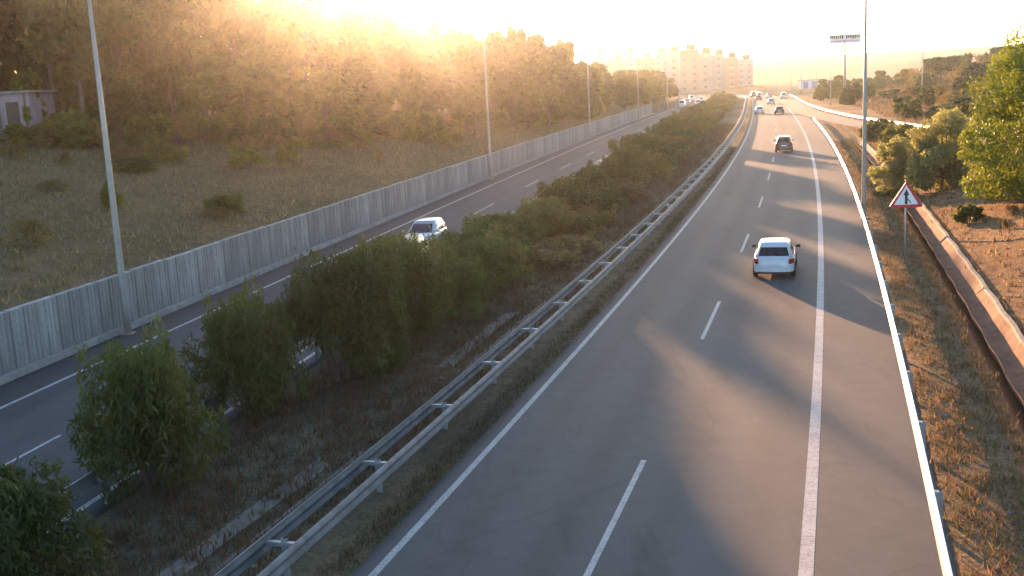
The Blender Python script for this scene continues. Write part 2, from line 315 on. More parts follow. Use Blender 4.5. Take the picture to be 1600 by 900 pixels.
for y in _rows:
    w = float(W(y)); r = float(R(y))
    left = w - _lo; a = w - .10; b = r + 2.4
    mid = a + (b - a) * np.linspace(0, 1, 34)
    xs = np.concatenate([left, mid, r + _ro[0:] + .0])
    V.append(np.stack([xs, np.full_like(xs, y)], 1))
V = np.array(V); nr, nc = V.shape[:2]
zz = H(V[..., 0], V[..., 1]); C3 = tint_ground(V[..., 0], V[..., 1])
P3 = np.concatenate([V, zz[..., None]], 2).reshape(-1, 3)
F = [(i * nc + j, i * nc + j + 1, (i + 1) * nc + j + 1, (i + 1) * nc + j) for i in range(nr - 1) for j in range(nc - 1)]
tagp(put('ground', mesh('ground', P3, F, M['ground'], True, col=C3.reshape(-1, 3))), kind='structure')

# ------------------------------------------------------------------ roads, kerb, channel, markings (sheets along the alignment)
def strip(F, d0, d1, y0, y1, z, step=3.0, edge=.0, nx=1, tint=None, wob=0):
    ys = np.arange(y0, y1 + step * .5, step); V = []; Fc = []; T = []
    ds = [d0 + (d1 - d0) * k / nx for k in range(nx + 1)]
    for i, y in enumerate(ys):
        row = [(*off(F, y, d + (wob * (bump(y * 2.2, d * 3)) if 0 < 1 else 0)), z) for d in ds]
        if edge: row = [(row[0][0], row[0][1], z - edge)] + row + [(row[-1][0], row[-1][1], z - edge)]
        V += row
        if tint is not None:
            t = [tint(d, y) for d in ds]; T += ([t[0]] + t + [t[-1]]) if edge else t
    n = len(V) // len(ys)
    for i in range(len(ys) - 1):
        for j in range(n - 1): Fc.append((i*n+j, i*n+j+1, (i+1)*n+j+1, (i+1)*n+j))
    return V, Fc, T
def lane_tint(centres):
    def f(d, y):
        t = 1.0
        for c in centres: t -= .17 * math.exp(-((d - c) / .38) ** 2)
        t += .05 * math.sin(y * .13 + d) + .06 * math.sin(y * .031 + 2)
        return (t, t * 1.0, t)
    return f
_v, _f, _t = strip(R, -7.55, 2.35, -60, 470, 0, edge=.12, nx=40, tint=lane_tint([-6.1, -4.4, -2.6, -.9]))
tagp(put('main_road', mesh('main_road', _v, _f, M['asphalt'], True, col=np.array(_t))), kind='structure')
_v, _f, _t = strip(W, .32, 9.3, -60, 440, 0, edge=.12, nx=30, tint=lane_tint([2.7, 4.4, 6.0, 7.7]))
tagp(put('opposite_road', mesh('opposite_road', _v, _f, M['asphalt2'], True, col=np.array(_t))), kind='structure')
# slip road that joins from behind the bushes on the right
def RampX(y):
    y = np.asarray(y, float); k = np.clip((300 - y) / 190, 0, 1.12); return R(y) + 1.5 + 15.3 * k ** 3.6
_v, _f, _t = strip(RampX, -1.8, 2.4, 80, 300, 0, edge=.02, nx=4)
_v = [(x, y, max(.012, float(H(x, y)) + .07) if 60 < y < 400 else .002) for x, y, z in _v]
tagp(put('slip_road', mesh('slip_road', _v, _f, M['gutter'], True)), kind='structure')
def marking(F, d, w, y0, y1, z=.004, step=3.0, name='road_marking'):
    v, f, _ = strip(F, d - w / 2, d + w / 2, y0, y1, z, step); return tagp(put(name, mesh(name, v, f, M['paint'])), kind='structure')
marking(R, 0, .24, -60, 440, name='edge_line'); marking(R, -7.12, .15, -60, 440, name='edge_line')
marking(W, 1.95, .15, -60, 420, name='edge_line'); marking(W, 8.75, .15, -60, 420, name='edge_line')
for k in range(-3, 26):
    y0 = 15.8 + 16.25 * k; marking(R, -3.52, .12, y0, y0 + 5.6, step=1.4, name='lane_dash')
    y0 = 5.6 + 16.25 * k; marking(W, 5.25, .11, y0, y0 + 5.6, step=1.4, name='lane_dash')
# pale concrete gutter and kerb line in the median
_v, _f, _t = strip(R, -10.8, -10.35, -20, 60, .07, step=1.0, edge=.2, wob=.12)
tagp(put('median_gutter', mesh('median_gutter', _v, _f, M['gutter'])), kind='structure')
_v, _f, _t = strip(R, -9.9, -9.80, -20, 120, .10, step=2.0, edge=.2)
tagp(put('median_kerb', mesh('median_kerb', _v, _f, M['gutter'])), kind='structure')
# concrete drainage channel on the right: floor and lip
V = []; F = []
_ys = np.arange(-20, 121, 1.0); prof = [(4.78, -.02), (4.86, -.30), (5.0, -.36), (5.22, -.36), (5.40, -.28), (5.62, .06), (5.66, .12), (5.78, .13), (5.82, -.1)]
for y in _ys:
    for d, z in prof:
        x, yy = off(R, y, d + .03 * math.sin(y * 1.7)); V.append((x, yy, z))
n = len(prof)
for i in range(len(_ys) - 1):
    for j in range(n - 1): F.append((i*n+j, i*n+j+1, (i+1)*n+j+1, (i+1)*n+j))
tagp(put('drainage_channel', mesh('drainage_channel', V, F, [M['redsoil'], M['channel']], mi=[0 if (i % (n - 1)) < 5 else 1 for i in range(len(F))])), kind='structure')

# ------------------------------------------------------------------ things laid along a line
def march(F, y0, y1, d, L):
    """points every L metres (true length) along curve F at offset d: (x, y, heading)"""
    out = []; y = y0
    while y < y1:
        x, yy = off(F, y, d); s = float(F(y + .5) - F(y - .5)); c = 1 / math.sqrt(1 + s * s)
        y2 = y + L * c * (1 + 0)
        x2, yy2 = off(F, y2, d)
        for _ in range(4):
            l = math.hypot(x2 - x, yy2 - yy); y2 = y + (y2 - y) * L / l; x2, yy2 = off(F, y2, d)
        out.append((float(x), float(yy), math.atan2(float(x2 - x), float(yy2 - yy)))); y = y2
    return out
# retaining wall of fluted panels
def panel_mesh(seed):
    r = random.Random(seed); L = 2.36; n = 11; V = []; F = []; xs = []
    w = L / n
    for k in range(n):
        a = k * w; g = w * r.uniform(.62, .78); dz = r.uniform(.014, .03)
        xs += [(a, 0), (a + .02, dz), (a + g, dz), (a + g + .02, 0)]
    xs.append((L, 0)); h = 2.0
    for u, dp in xs: V += [(dp, u, 0), (dp, u, h)]
    m = len(xs)
    F = [(2*i, 2*i+2, 2*i+3, 2*i+1) for i in range(m - 1)]
    b = len(V); V += [(-.28, 0, 0), (-.28, 0, h), (-.28, L, 0), (-.28, L, h)]
    F += [(b, b+1, b+3, b+2), tuple([b] + [2*i for i in range(m)] + [b+2])[::-1], tuple([b+1] + [2*i+1 for i in range(m)] + [b+3]), (b, 0, 1, b+1), (b+2, b+3, 2*m-1, 2*m-2)]
    return mesh('panel', V, F, M['wall'])
PM = [panel_mesh(i) for i in range(4)]
wall = thing('retaining_wall', 'long grey ribbed concrete retaining wall along the left carriageway', 'wall', (float(W(30)), 30, 0))
inv = (-float(W(30)), -30, 0)
for i, (x, y, a) in enumerate(march(W, -14, 236, 0, 2.4)):
    put('panel', PM[rnd.randrange(4)], wall, (x + inv[0], y + inv[1], rnd.uniform(-.02, .02)), (0, 0, -a))
_v, _f, _t = strip(W, .075, .30, -16, 238, .20, edge=.3); _v = [(x + inv[0], y + inv[1], z) for x, y, z in _v]
put('footing', mesh('footing', _v, _f, M['concrete']), wall)

# guardrails
def beam_mesh(L, side=1, mat=None):
    pr = [(-.01, -.155), (.03, -.15), (.075, -.105), (.08, -.075), (.03, -.03), (.012, 0), (.03, .03), (.08, .075), (.075, .105), (.03, .15), (-.01, .155)]
    V = []; F = []
    for u in (0, L):
        V += [(side * a, u, z) for a, z in pr]
        V += [(side * (a - .006), u, z) for a, z in pr]
    n = len(pr)
    for j in range(n - 1):
        F.append((j, j+1, 2*n+j+1, 2*n+j)); F.append((n+j, 3*n+j, 3*n+j+1, n+j+1))
    F.append((0, 2*n, 3*n, n)); F.append((n-1, 2*n-1, 4*n-1, 3*n-1))
    return mesh('rail_beam', V, F, mat, True)
def cpost(h):
    m = MB(); m.box((0, 0, h / 2 - .15), (.10, .008, h + .3)).box((-.05, .03, h / 2 - .15), (.008, .06, h + .3)).box((.05, .03, h / 2 - .15), (.008, .06, h + .3)); return m.me('post', M['steel_dull'])
def guardrail(label, F, d, y0, y1, sides, z=.62, name='guardrail', group=None, gz=None, L=4.0):
    x0, yy0 = off(F, y0, d); t = thing(name, label, 'guardrail', (float(x0), float(yy0), 0), group=group)
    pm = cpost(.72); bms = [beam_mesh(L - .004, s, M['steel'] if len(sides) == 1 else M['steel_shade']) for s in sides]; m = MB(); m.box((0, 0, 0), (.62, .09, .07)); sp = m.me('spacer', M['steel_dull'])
    for x, y, a in march(F, y0, y1, d, L):
        g = 0 if gz is None else gz(x, y)
        lx, ly = x - t.location.x, y - t.location.y
        put('post', pm, t, (lx, ly, g), (0, 0, -a))
        for s, bm in zip(sides, bms):
            o = (.34 if len(sides) == 2 else .12) * s
            put('rail_beam', bm, t, (lx + o * math.cos(a), ly - o * math.sin(a), g + z), (0, 0, -a))
        if len(sides) == 2: put('spacer', sp, t, (lx, ly, g + z + .02), (0, 0, -a))
        elif abs(a) < 9:
            put('spacer', spacer1, t, (lx + .06 * sides[0] * math.cos(a), ly - .06 * sides[0] * math.sin(a), g + z), (0, 0, -a))
    return t
_m = MB(); _m.box((0, 0, 0), (.10, .12, .22)); spacer1 = _m.me('spacer', M['steel_dull'])
gr1 = guardrail('sunlit steel guardrail along the right shoulder beside the drainage channel', R, 2.22, -8, 162, (-1,))
gr2 = guardrail('double sided steel guardrail on the median side of the main carriageway', R, -8.55, -8, 330, (1, -1))
gr3 = guardrail('steel guardrail behind the median shrubs along the left carriageway', W, 9.15, -8, 330, (-1,))
gr4 = guardrail('bright sunlit guardrail along the slip road joining from the right', RampX, 2.55, 84, 318, (-1,), gz=lambda x, y: max(0, float(H(x, y))))

# ------------------------------------------------------------------ lamp posts
def lamp(label, x, y, z=0, h=12.6, side=1, group='tall street lamps'):
    t = thing('street_lamp', label, 'street lamp', (x, y, z), group=group)
    m = MB(); m.tube([(0, 0, -.3), (0, 0, .9), (0, 0, h * .5), (0, 0, h)], [.13, .125, .10, .055], 10); put('pole', m.me('pole', M['pole'], True), t)
    m = MB(); m.box((0, 0, .012), (.42, .42, .03)); put('base_plate', m.me('base_plate', M['pole']), t)
    m = MB(); m.tube([(0, 0, h - .05), (side * .12, 0, h + .12), (side * .45, 0, h + .18)], [.045, .04, .035], 6)
    m.add([(side*.35,-.09,h+.10),(side*.95,-.11,h+.14),(side*.95,.11,h+.14),(side*.35,.09,h+.10),(side*.38,-.07,h+.24),(side*.92,-.06,h+.25),(side*.92,.06,h+.25),(side*.38,.07,h+.24)], [(0,3,2,1),(4,5,6,7),(0,1,5,4),(1,2,6,5),(2,3,7,6),(3,0,4,7)])
    put('lamp_head', m.me('lamp_head', M['pole']), t); return t
for i, y in enumerate((38.3, 95, 152, 209, 266)):
    x, yy = off(W, y, .55)
    lamp(['tall street lamp in front of the ribbed wall, nearest the camera on the left', 'tall street lamp before the ribbed wall under the sun glow', 'street lamp by the wall where the dark woods end', 'street lamp by the far wall end before the loose trees', 'farthest street lamp on the left, beyond the end of the wall'][i], float(x), float(yy), 0, group='street lamps along the left wall')
lamp('slim street lamp behind the right guardrail, nearest on the right', 19.3, 58.7, 0, side=-1, group='street lamps on the right')
for (x, y, lb) in POLES: lamp(lb, x, y, float(H(x, y)) - .05, h=10.4, side=-1, group='street lamps on the right')

# ------------------------------------------------------------------ warning sign
def warning_sign():
    t = thing('warning_sign', 'red bordered triangular warning sign on a post beyond the right guardrail', 'road sign', (16.15, 43.9, float(H(16.15, 43.9))), math.radians(-6))
    m = MB(); m.tube([(0, .04, -.3), (0, .04, 3.35)], .032, 8); put('post', m.me('post', M['pole'], True), t)
    m = MB(); m.box((0, .015, 2.5), (.30, .03, .04)).box((0, .015, 2.95), (.22, .03, .04)); put('bracket', m.me('bracket', M['pole']), t)
    def tri(s, y0, y1, mat, name, r=.06):
        c = [(-.69 * s, 0), (.69 * s, 0), (0, 1.195 * s)]; cy = .398
        pts = []
        for i in range(3):
            p = Vector((*c[i], 0)); a = (Vector((*c[i - 1], 0)) - p).normalized(); b = (Vector((*c[(i + 1) % 3], 0)) - p).normalized()
            q = p + (a + b).normalized() * r * 2; 
            a0 = math.atan2(-(a.x + b.x) and -(a.y + b.y), -(a.x + b.x))
            for k in range(-3, 4):
                th = a0 + k * math.radians(60) / 3; pts.append((q.x + r * math.cos(th), q.y + r * math.sin(th)))
        zc = 2.33 + cy; V = [(x, y0, zc + z - cy * s) for x, z in pts] + [(x, y1, zc + z - cy * s) for x, z in pts]; n = len(pts)
        return put(name, mesh(name, V, [tuple(range(n)), tuple(range(2*n-1, n-1, -1))] + [(i, (i+1) % n, n+(i+1) % n, n+i) for i in range(n)], mat), t)
    tri(1, -.025, 0, M['signred'], 'red_border'); tri(.70, -.029, -.024, M['signwhite'], 'white_face', .03)
    m = MB(); zb = 2.47
    P = [(-.055, 0), (.055, 0), (.055, .36), (.12, .36), (0, .62), (-.12, .36), (-.055, .36)]
    m.add([(x, -.032, zb + z) for x, z in P] + [(x, -.030, zb + z) for x, z in P], [tuple(range(7))] + [(i, (i+1) % 7, 7+(i+1) % 7, 7+i) for i in range(7)])
    P = [(.06, .17), (.06, .24), (.19, .07), (.19, 0)]
    m.add([(x, -.032, zb + z) for x, z in P] + [(x, -.030, zb + z) for x, z in P], [(0, 3, 2, 1)] + [(i, (i+1) % 4, 4+(i+1) % 4, 4+i) for i in range(4)])
    put('merge_arrow_symbol', m.me('merge_arrow_symbol', M['signblack']), t)
warning_sign()

# ------------------------------------------------------------------ billboard
def billboard():
    x, y = 77.6, 250.0; t = thing('billboard', 'wide billboard with dark lettering on a tall pole above the far right slope', 'billboard', (x, y, float(H(x, y))), math.radians(-8)); z0 = float(H(x, y))
    m = MB(); m.tube([(0, .3, -.5), (0, .3, 13.2 - z0)], [.32, .24], 12); put('pole', m.me('pole', M['pole'], True), t)
    m = MB(); m.box((0, .12, 14.1 - z0), (7.0, .22, 1.95)); put('board', m.me('board', simple('board_white', (.6, .6, .66), .6, var=.06)), t)
    r = random.Random(3); xx = -3.3
    for gw, n in ((3.0, 7), (3.0, 8)):
        for k in range(n):
            w = gw / n * .72; h = r.choice([.75, .55, .75, .9]); m = MB(); m.box((xx + w / 2, -.002, 14.55 - z0), (w, .02, h)); put('dark_letter', m.me('dark_letter', M['signblack']), t); xx += gw / n
        xx += .5
    xx = -3.1; pv = simple('print_violet', (.3, .26, .42), .6)
    for k in range(11):
        w = r.uniform(.25, .5); m = MB(); m.box((xx + w / 2, -.002, 13.6 - z0), (w, .02, .28)); put('pale_letter', m.me('pale_letter', pv), t); xx += w + r.uniform(.08, .3)
        if xx > 3: break
billboard()

# ------------------------------------------------------------------ cars
def ring(n, hw, y0, y1, z, e=4.5, zf=None, taper=0.0):
    cy, hl = (y0 + y1) / 2, (y1 - y0) / 2; P = []
    for k in range(n):
        t = 2 * math.pi * (k + .5) / n; c, s = math.cos(t), math.sin(t)
        x = hw * math.copysign(abs(c) ** (2 / e), c); y = cy + hl * math.copysign(abs(s) ** (2 / e), s)
        if taper: x *= 1 - taper * max(0, (y - cy) / hl) ** 3
        P.append((x, y, z if zf is None else z + zf(y)))
    return P
def loft(rings, mats, smooth=True, capb=True, capt=True, name='body'):
    n = len(rings[0]); V = [p for r in rings for p in r]; F = []
    for i in range(len(rings) - 1):
        for k in range(n): F.append((i*n+k, i*n+(k+1) % n, (i+1)*n+(k+1) % n, (i+1)*n+k))
    if capb: F.append(tuple(range(n))[::-1])
    if capt: F.append(tuple((len(rings)-1)*n+k for k in range(n)))
    return mesh(name, V, F, mats, smooth)
def make_car(label, paint, x, y, rz, L=3.95, Wd=1.66, Ht=1.43, kind='hatch', group=None, cat='car', detail=True, dark_tail=None):
    t = thing('car', label, cat, (x, y, .004), rz, group)
    hw = Wd / 2; r, f = -L / 2, L / 2; belt = .62 * Ht
    hood = lambda y: -.16 * sstep(.28 * L, .5 * L, y) - .05 * sstep(.1 * L, .28 * L, y)
    if kind == 'sedan': trunk = lambda y: hood(y) - .03 * (1 - sstep(-.5 * L, -.3 * L, y))
    else: trunk = hood
    nn = 40; tp = .12
    rg = [ring(nn, hw*.90, r+.10, f-.10, .20, 6, taper=tp), ring(nn, hw*.965, r+.03, f-.03, .26, 6, taper=tp), ring(nn, hw*.995, r, f, .42, 6, taper=tp),
          ring(nn, hw, r+.01, f-.02, .58, 6, lambda y: .3*trunk(y), taper=tp), ring(nn, hw*.985, r+.04, f-.08, belt-.13, 5.5, lambda y: .8*trunk(y), taper=tp),
          ring(nn, hw*.95, r+.09, f-.18, belt-.02, 5, trunk, taper=tp), ring(nn, hw*.90, r+.15, f-.28, belt+.02, 5, trunk, taper=tp), ring(nn, hw*.55, r+.5, f-.7, belt+.055, 4, trunk, taper=tp)]
    put('body', loft(rg, paint), t)
    if kind == 'sedan': rb, rt_, fb, ft = r + .62, r + 1.18, .22 * L, .02 * L
    elif kind == 'van': rb, rt_, fb, ft = r + .10, r + .26, .30 * L, .16 * L
    else: rb, rt_, fb, ft = r + .13, r + .55, .235 * L, .03 * L
    def gr(u, grow=0, e=6):
        # u 0..1 from the belt to the roof edge
        w = hw * (.925 - .20 * u ** 1.15) + grow; a = rb + (rt_ - rb) * u ** 1.2 - grow; b = fb + (ft - fb) * u ** 1.05 + grow
        return ring(64, w, a, b, belt - .03 + (Ht - .09 - belt) * u, e)
    roofz = [gr(0), gr(.25), gr(.5), gr(.78), gr(.93), ring(64, hw*.705, rt_+.02, ft-.04, Ht-.055, 5), ring(64, hw*.63, rt_+.12, ft-.14, Ht-.02, 4.5), ring(64, hw*.35, rt_+.5, ft-.5, Ht, 4)]
    put('cabin', loft(roofz, paint, name='cabin'), t)
    # glass: pieces of the cabin ring set 7 mm proud
    def glass(name, ks, u0, u1):
        us = [u0 + (u1 - u0) * i / 3 for i in range(4)]; V = []; F = []
        for u in us:
            g = gr(u, .007); V += [g[k % 64] for k in ks]
        n = len(ks)
        for i in range(3):
            for j in range(n - 1): F.append((i*n+j, i*n+j+1, (i+1)*n+j+1, (i+1)*n+j))
        put(name, mesh(name, V, F, M['glass'], True), t)
    ref = gr(.5)
    cen = [(p[0], p[1]) for p in ref]; ymid = (rb + fb) / 2
    backs = [k for k in range(64) if cen[k][1] < rb + (rt_ - rb) * .5 + .04 and abs(cen[k][0]) < hw * .80]
    fronts = [k for k in range(64) if cen[k][1] > fb + (ft - fb) * .5 - .05 and abs(cen[k][0]) < hw * .80]
    glass('rear_window', sorted(backs), .16, .86); glass('windscreen', sorted(fronts), .06, .92)
    for s in (1, -1):
        side = [k for k in range(64) if cen[k][0] * s > hw * .80 and rb + .28 < cen[k][1] < fb - .18]
        if s > 0: side = sorted(side, key=lambda k: (k + 32) % 64)
        else: side = sorted(side)
        m1 = len(side) // 2
        if len(side) > 4:
            glass('side_window', side[:m1 + 1], .10, .84); glass('side_window', side[m1 + 1:] if len(side) - m1 > 2 else side[m1:], .10, .84)
    # bumpers, lights, plates, mirrors
    def shell(y0, y1, z0, z1, mat, name, xs, grow=.012, back=True):
        """a patch of the lower body between heights, taken from the outline, set proud"""
        V = []; F = []; n = len(xs)
        for z in (z0, (z0 + z1) / 2, z1):
            for xx in xs:
                q = min(.999, abs(xx) / hw); dy = (1 - q ** 6) ** (1 / 6) * L / 2
                yy = -dy - grow if back else dy + grow - .04
                V.append((xx * (1 if back else 1 - tp), yy + (.05 * (z - .5) if back else -.12 * max(0, z - .45)), z))
        for i in range(2):
            for j in range(n - 1): F.append((i*n+j, i*n+j+1, (i+1)*n+j+1, (i+1)*n+j))
        put(name, mesh(name, V, F, mat, True), t)
    sx = [hw * a for a in (-.985, -.95, -.88, -.75, -.4, 0, .4, .75, .88, .95, .985)]
    shell(0, 0, .30, .50, paint, 'rear_bumper', sx, .045); shell(0, 0, .22, .31, M['black'], 'rear_valance', sx, .02)
    shell(0, 0, .26, .46, paint, 'front_bumper', sx, .05, False)
    for s in (-1, 1):
        shell(0, 0, belt - .26, belt - .06, M['red'], 'tail_light', sorted([s * hw * a for a in (.72, .8, .88, .95)]), .022)
        shell(0, 0, .50, .62, M['lens'], 'headlight', sorted([s * hw * a for a in (.55, .7, .8, .88)]), .03, False)
    m = MB(); m.box((0, -L/2 - .035, belt - .28), (.50, .012, .11)); put('number_plate', m.me('number_plate', M['plate']), t)
    m = MB(); m.box((0, L/2 + .02, .40), (.50, .012, .11)); put('number_plate', m.me('number_plate', M['plate']), t)
    for s in (-1, 1):
        m = MB(); xx = s * (hw + .07); m.add(ring(10, .10, fb - .36, fb - .26, belt + .02, 3) + ring(10, .09, fb - .37, fb - .25, belt + .14, 3), [tuple((k, (k+1) % 10, 10+(k+1) % 10, 10+k)) for k in range(10)] + [tuple(range(10))[::-1], tuple(range(10, 20))])
        m.V = [(a + xx, b, c) for a, b, c in m.V]; put('door_mirror', m.me('door_mirror', M['black'] if detail else paint, True), t)
    # wheels
    for s in (-1, 1):
        for wy in (-.31 * L, .31 * L):
            R_ = .30; V = []; F = []; n = 24
            for (xx, rr) in ((-.09, .19), (-.095, .27), (-.07, R_), (.07, R_), (.095, .27), (.09, .19)):
                V += [(xx, rr * math.cos(2*math.pi*k/n), rr * math.sin(2*math.pi*k/n)) for k in range(n)]
            for i in range(5):
                for k in range(n): F.append((i*n+k, i*n+(k+1) % n, (i+1)*n+(k+1) % n, (i+1)*n+k))
            w = put('wheel', mesh('wheel', V, F, M['tyre'], True), t, (s * (hw - .085), wy, R_))
            m = MB(); m.tube([(-.085, 0, 0), (.086, 0, 0)], .19, 16); m.tube([(.085, 0, 0), (.095, 0, 0)] if s > 0 else [(-.095, 0, 0), (-.085, 0, 0)], .06, 8)
            put('rim', m.me('rim', M['rim'], False), w)
            m = MB(); V2 = []; 
            for rr, o in ((.315, 0), (.37, 0)):
                V2 += [(s * (hw + .004 - .01 * (rr < .32)), wy + rr * math.cos(math.pi*k/10), R_ + rr * math.sin(math.pi*k/10)) for k in range(11)]
            m.add(V2, [(k, k+1, 12+k, 11+k) for k in range(10)]); put('wheel_arch', m.me('wheel_arch', M['black']), t)
    return t
def heading(F, y): return -math.atan(float(F(y + .5) - F(y - .5)))
PW = paintm('white_paint', (.60, .60, .60)); PS = paintm('silver_paint', (.42, .43, .45), .5); PD = paintm('dark_paint', (.035, .038, .05)); PB = paintm('beige_paint', (.40, .33, .27), .2); PR = paintm('brown_red_paint', (.12, .055, .04), .1)
def on(F, y, d): x, yy = off(F, y, d); return float(x), float(yy)
x, y = on(R, 43.7, -1.8); make_car('white hatchback driving away in the right lane, nearest car to the camera', PW, x, y, heading(R, y), Wd=1.64, Ht=1.39, group='cars on the main carriageway')
x, y = on(R, 109.6, -2.6); make_car('dark reddish brown car driving away just beyond the tree shadows', PR, x, y, heading(R, y), L=4.0, Wd=1.72, Ht=1.55, kind='van', group='cars on the main carriageway')
x, y = on(R, 203.5, -2.3); make_car('dark saloon far ahead in the right lane, just behind the distant queue', PD, x, y, heading(R, y), L=4.4, Wd=1.75, kind='sedan', group='cars on the main carriageway')
for (yy, d, p, kd, lb) in ((208, -5.9, PW, 'hatch', 'small white car far ahead in the left lane, level with the dark saloon'), (262, -2.9, PS, 'hatch', 'silver car far ahead in the right lane, beyond the dark saloon'),
        (300, -5.6, PD, 'sedan', 'dark car at the left edge of the distant queue'), (316, -4.9, PW, 'van', 'white van in the middle of the distant queue'), (318, -2.0, PS, 'sedan', 'silver saloon in the distant queue by the right edge line'),
        (338, -5.2, PD, 'van', 'dark van at the head of the distant queue'), (305, 1.3, PW, 'van', 'white van glinting on the far right shoulder by the slip road'), (352, -2.2, PS, 'hatch', 'farthest silver car before the road bends away')):
    x, y = on(R, yy, d); make_car(lb, p, x, y, heading(R, y), kind=kd, L=4.6 if kd == 'van' else 4.1, Ht=1.8 if kd == 'van' else 1.42, group='cars on the main carriageway', detail=False)
for (yy, d, p, kd, lb) in ((57.0, 6.1, PS, 'hatch', 'silver car coming along the left carriageway behind the median shrubs'), (50.6, 7.0, PB, 'hatch', 'beige car half hidden behind the median shrubs on the left carriageway'),
        (272, 3.6, PW, 'van', 'white van far off on the left carriageway, nearest of its distant group'), (284, 7.0, PS, 'hatch', 'silver car far off beside the end of the median shrubs'), (300, 3.6, PS, 'sedan', 'silver saloon far off on the left carriageway near the trees'), (314, 7.0, PW, 'hatch', 'white car far off on the left carriageway nearest the median'), (330, 4.0, PW, 'van', 'farthest white van on the left carriageway')):
    x, y = on(W, yy, d); make_car(lb, p, x, y, heading(W, y) + math.pi, kind=kd, L=4.6 if kd == 'van' else 4.1, Ht=1.8 if kd == 'van' else 1.42, group='cars on the left carriageway', detail=False)

# ------------------------------------------------------------------ foliage
def blobs_leaves(bl, n, size, seed, shape='tri', up=0.0, tv=.35, ct=None):
    """leaf soup over blobs [(cx,cy,cz,rx,ry,rz)], n leaves"""
    g = np.random.default_rng(seed); bl = np.array(bl, float)
    vol = (bl[:, 3] * bl[:, 4] * bl[:, 5]) ** .67; k = g.choice(len(bl), n, p=vol / vol.sum())
    d = g.normal(size=(n, 3)); d /= np.linalg.norm(d, axis=1)[:, None]
    rad = g.uniform(.45, 1, n) ** .6 * (1 + .16 * np.sin(d[:, 0] * 5 + k) + .14 * np.sin(d[:, 2] * 7 + k * 2))
    c = bl[k, :3] + d * bl[k, 3:] * rad[:, None]
    a = g.normal(size=(n, 3)); a[:, 2] += up * 2; a /= np.linalg.norm(a, axis=1)[:, None]
    b = np.cross(a, g.normal(size=(n, 3))); b /= np.linalg.norm(b, axis=1)[:, None]
    s = size * g.uniform(.6, 1.4, n)[:, None]
    clump = (.38 + .62 * g.random(len(bl)))[k]
    hue = g.random(n); t = (1 - tv) + tv * 2 * (.45 * hue + .55 * (clump * 1.4 - .4))
    tint = np.stack([t * (1 + .25 * (g.random(n) - .4)), t, t * .9], 1)
    if shape == 'tri':
        V = np.stack([c - a * s * .6 - b * s * .45, c - a * s * .5 + b * s * .5, c + a * s * .65], 1); return V, tint
    w = .20 if shape == 'lance' else .38
    V1 = np.stack([c - a * s * .5, c + b * s * w * .5, c + a * s * .5], 1); V2 = np.stack([c - a * s * .5, c + a * s * .5, c - b * s * w * .5], 1)
    return np.concatenate([V1, V2]), np.concatenate([tint, tint])
def tree_template(kind, seed, leaves, size):
    """a tree 10 m tall: crown and trunk meshes"""
    r = random.Random(seed); bl = []
    if kind == 'p':
        for i in range(15):
            a = r.uniform(0, 6.28); q = 2.9 * math.sqrt(r.random()); bl.append((q * math.cos(a), q * math.sin(a), 7.9 + r.uniform(-1.4, 1.0) - .06 * q * q, r.uniform(1.0, 1.6), r.uniform(1.0, 1.6), r.uniform(.6, 1.0)))
        for i in range(5):
            a = r.uniform(0, 6.28); bl.append((1.8 * math.cos(a), 1.8 * math.sin(a), r.uniform(4.2, 6.2), 1.1, 1.1, .7))
        fork = 5.2
    elif kind == 'b':
        for i in range(22):
            h = r.random(); a = r.uniform(0, 6.28); q = (2.9 - 1.9 * h) * math.sqrt(r.uniform(.15, 1)); bl.append((q * math.cos(a), q * math.sin(a), 1.4 + 7.6 * h, r.uniform(.7, 1.35), r.uniform(.7, 1.35), r.uniform(.6, 1.1)))
        fork = 2.4
    else:
        for i in range(19):
            h = r.random(); a = r.uniform(0, 6.28); q = (1.0 + 1.9 * math.sin(h * 3)) * math.sqrt(r.uniform(.1, 1)); bl.append((q * math.cos(a), q * math.sin(a), 3.4 + 5.9 * h, r.uniform(.7, 1.15), r.uniform(.7, 1.15), r.uniform(.8, 1.5)))
        fork = 3.6
    V, T = blobs_leaves(bl, leaves, size, seed, 'tri', 0, .3)
    mat = {'p': M['pine'], 'b': M['broad'], 'e': M['grey2']}[kind]
    crown = tris('crown', V, mat, T)
    m = MB(); lean = r.uniform(-.3, .3)
    m.tube([(0, 0, -.6), (lean * .3, .1, fork * .5), (lean, 0, fork), (lean * 1.3, .1, 8.2)], [.24, .19, .15, .05], 7)
    for b in r.sample(bl, 8): m.tube([(lean, 0, fork * r.uniform(.8, 1.1)), ((lean + b[0]) * .5, b[1] * .55, (fork + b[2]) * .5 - .1), (b[0], b[1], b[2])], [.10, .07, .025], 5, cap=False)
    return crown, m.me('trunk', M['bark'], True)
M['grey2'] = leafmat('olive_foliage', (.065, .075, .032), (.10, .105, .045), .35)
TT = {k: [tree_template(k, 30 + i + ord(k), 7500, .52) for i in range(3)] for k in 'pbe'}
KN = {'p': ('pine_tree', 'pine', 'spreading dark pine'), 'b': ('broadleaf_tree', 'tree', 'dense broadleaf tree'), 'e': ('olive_green_tree', 'tree', 'slender olive green tree')}
ROWN = ['at the front edge of the left woods', 'in the second row of the left woods', 'deep inside the left woods', 'at the back of the left woods', 'by the left carriageway near the apartment blocks', 'behind the trees near the apartment blocks']
cnt = {}
TREES.sort(key=lambda t: t[5])
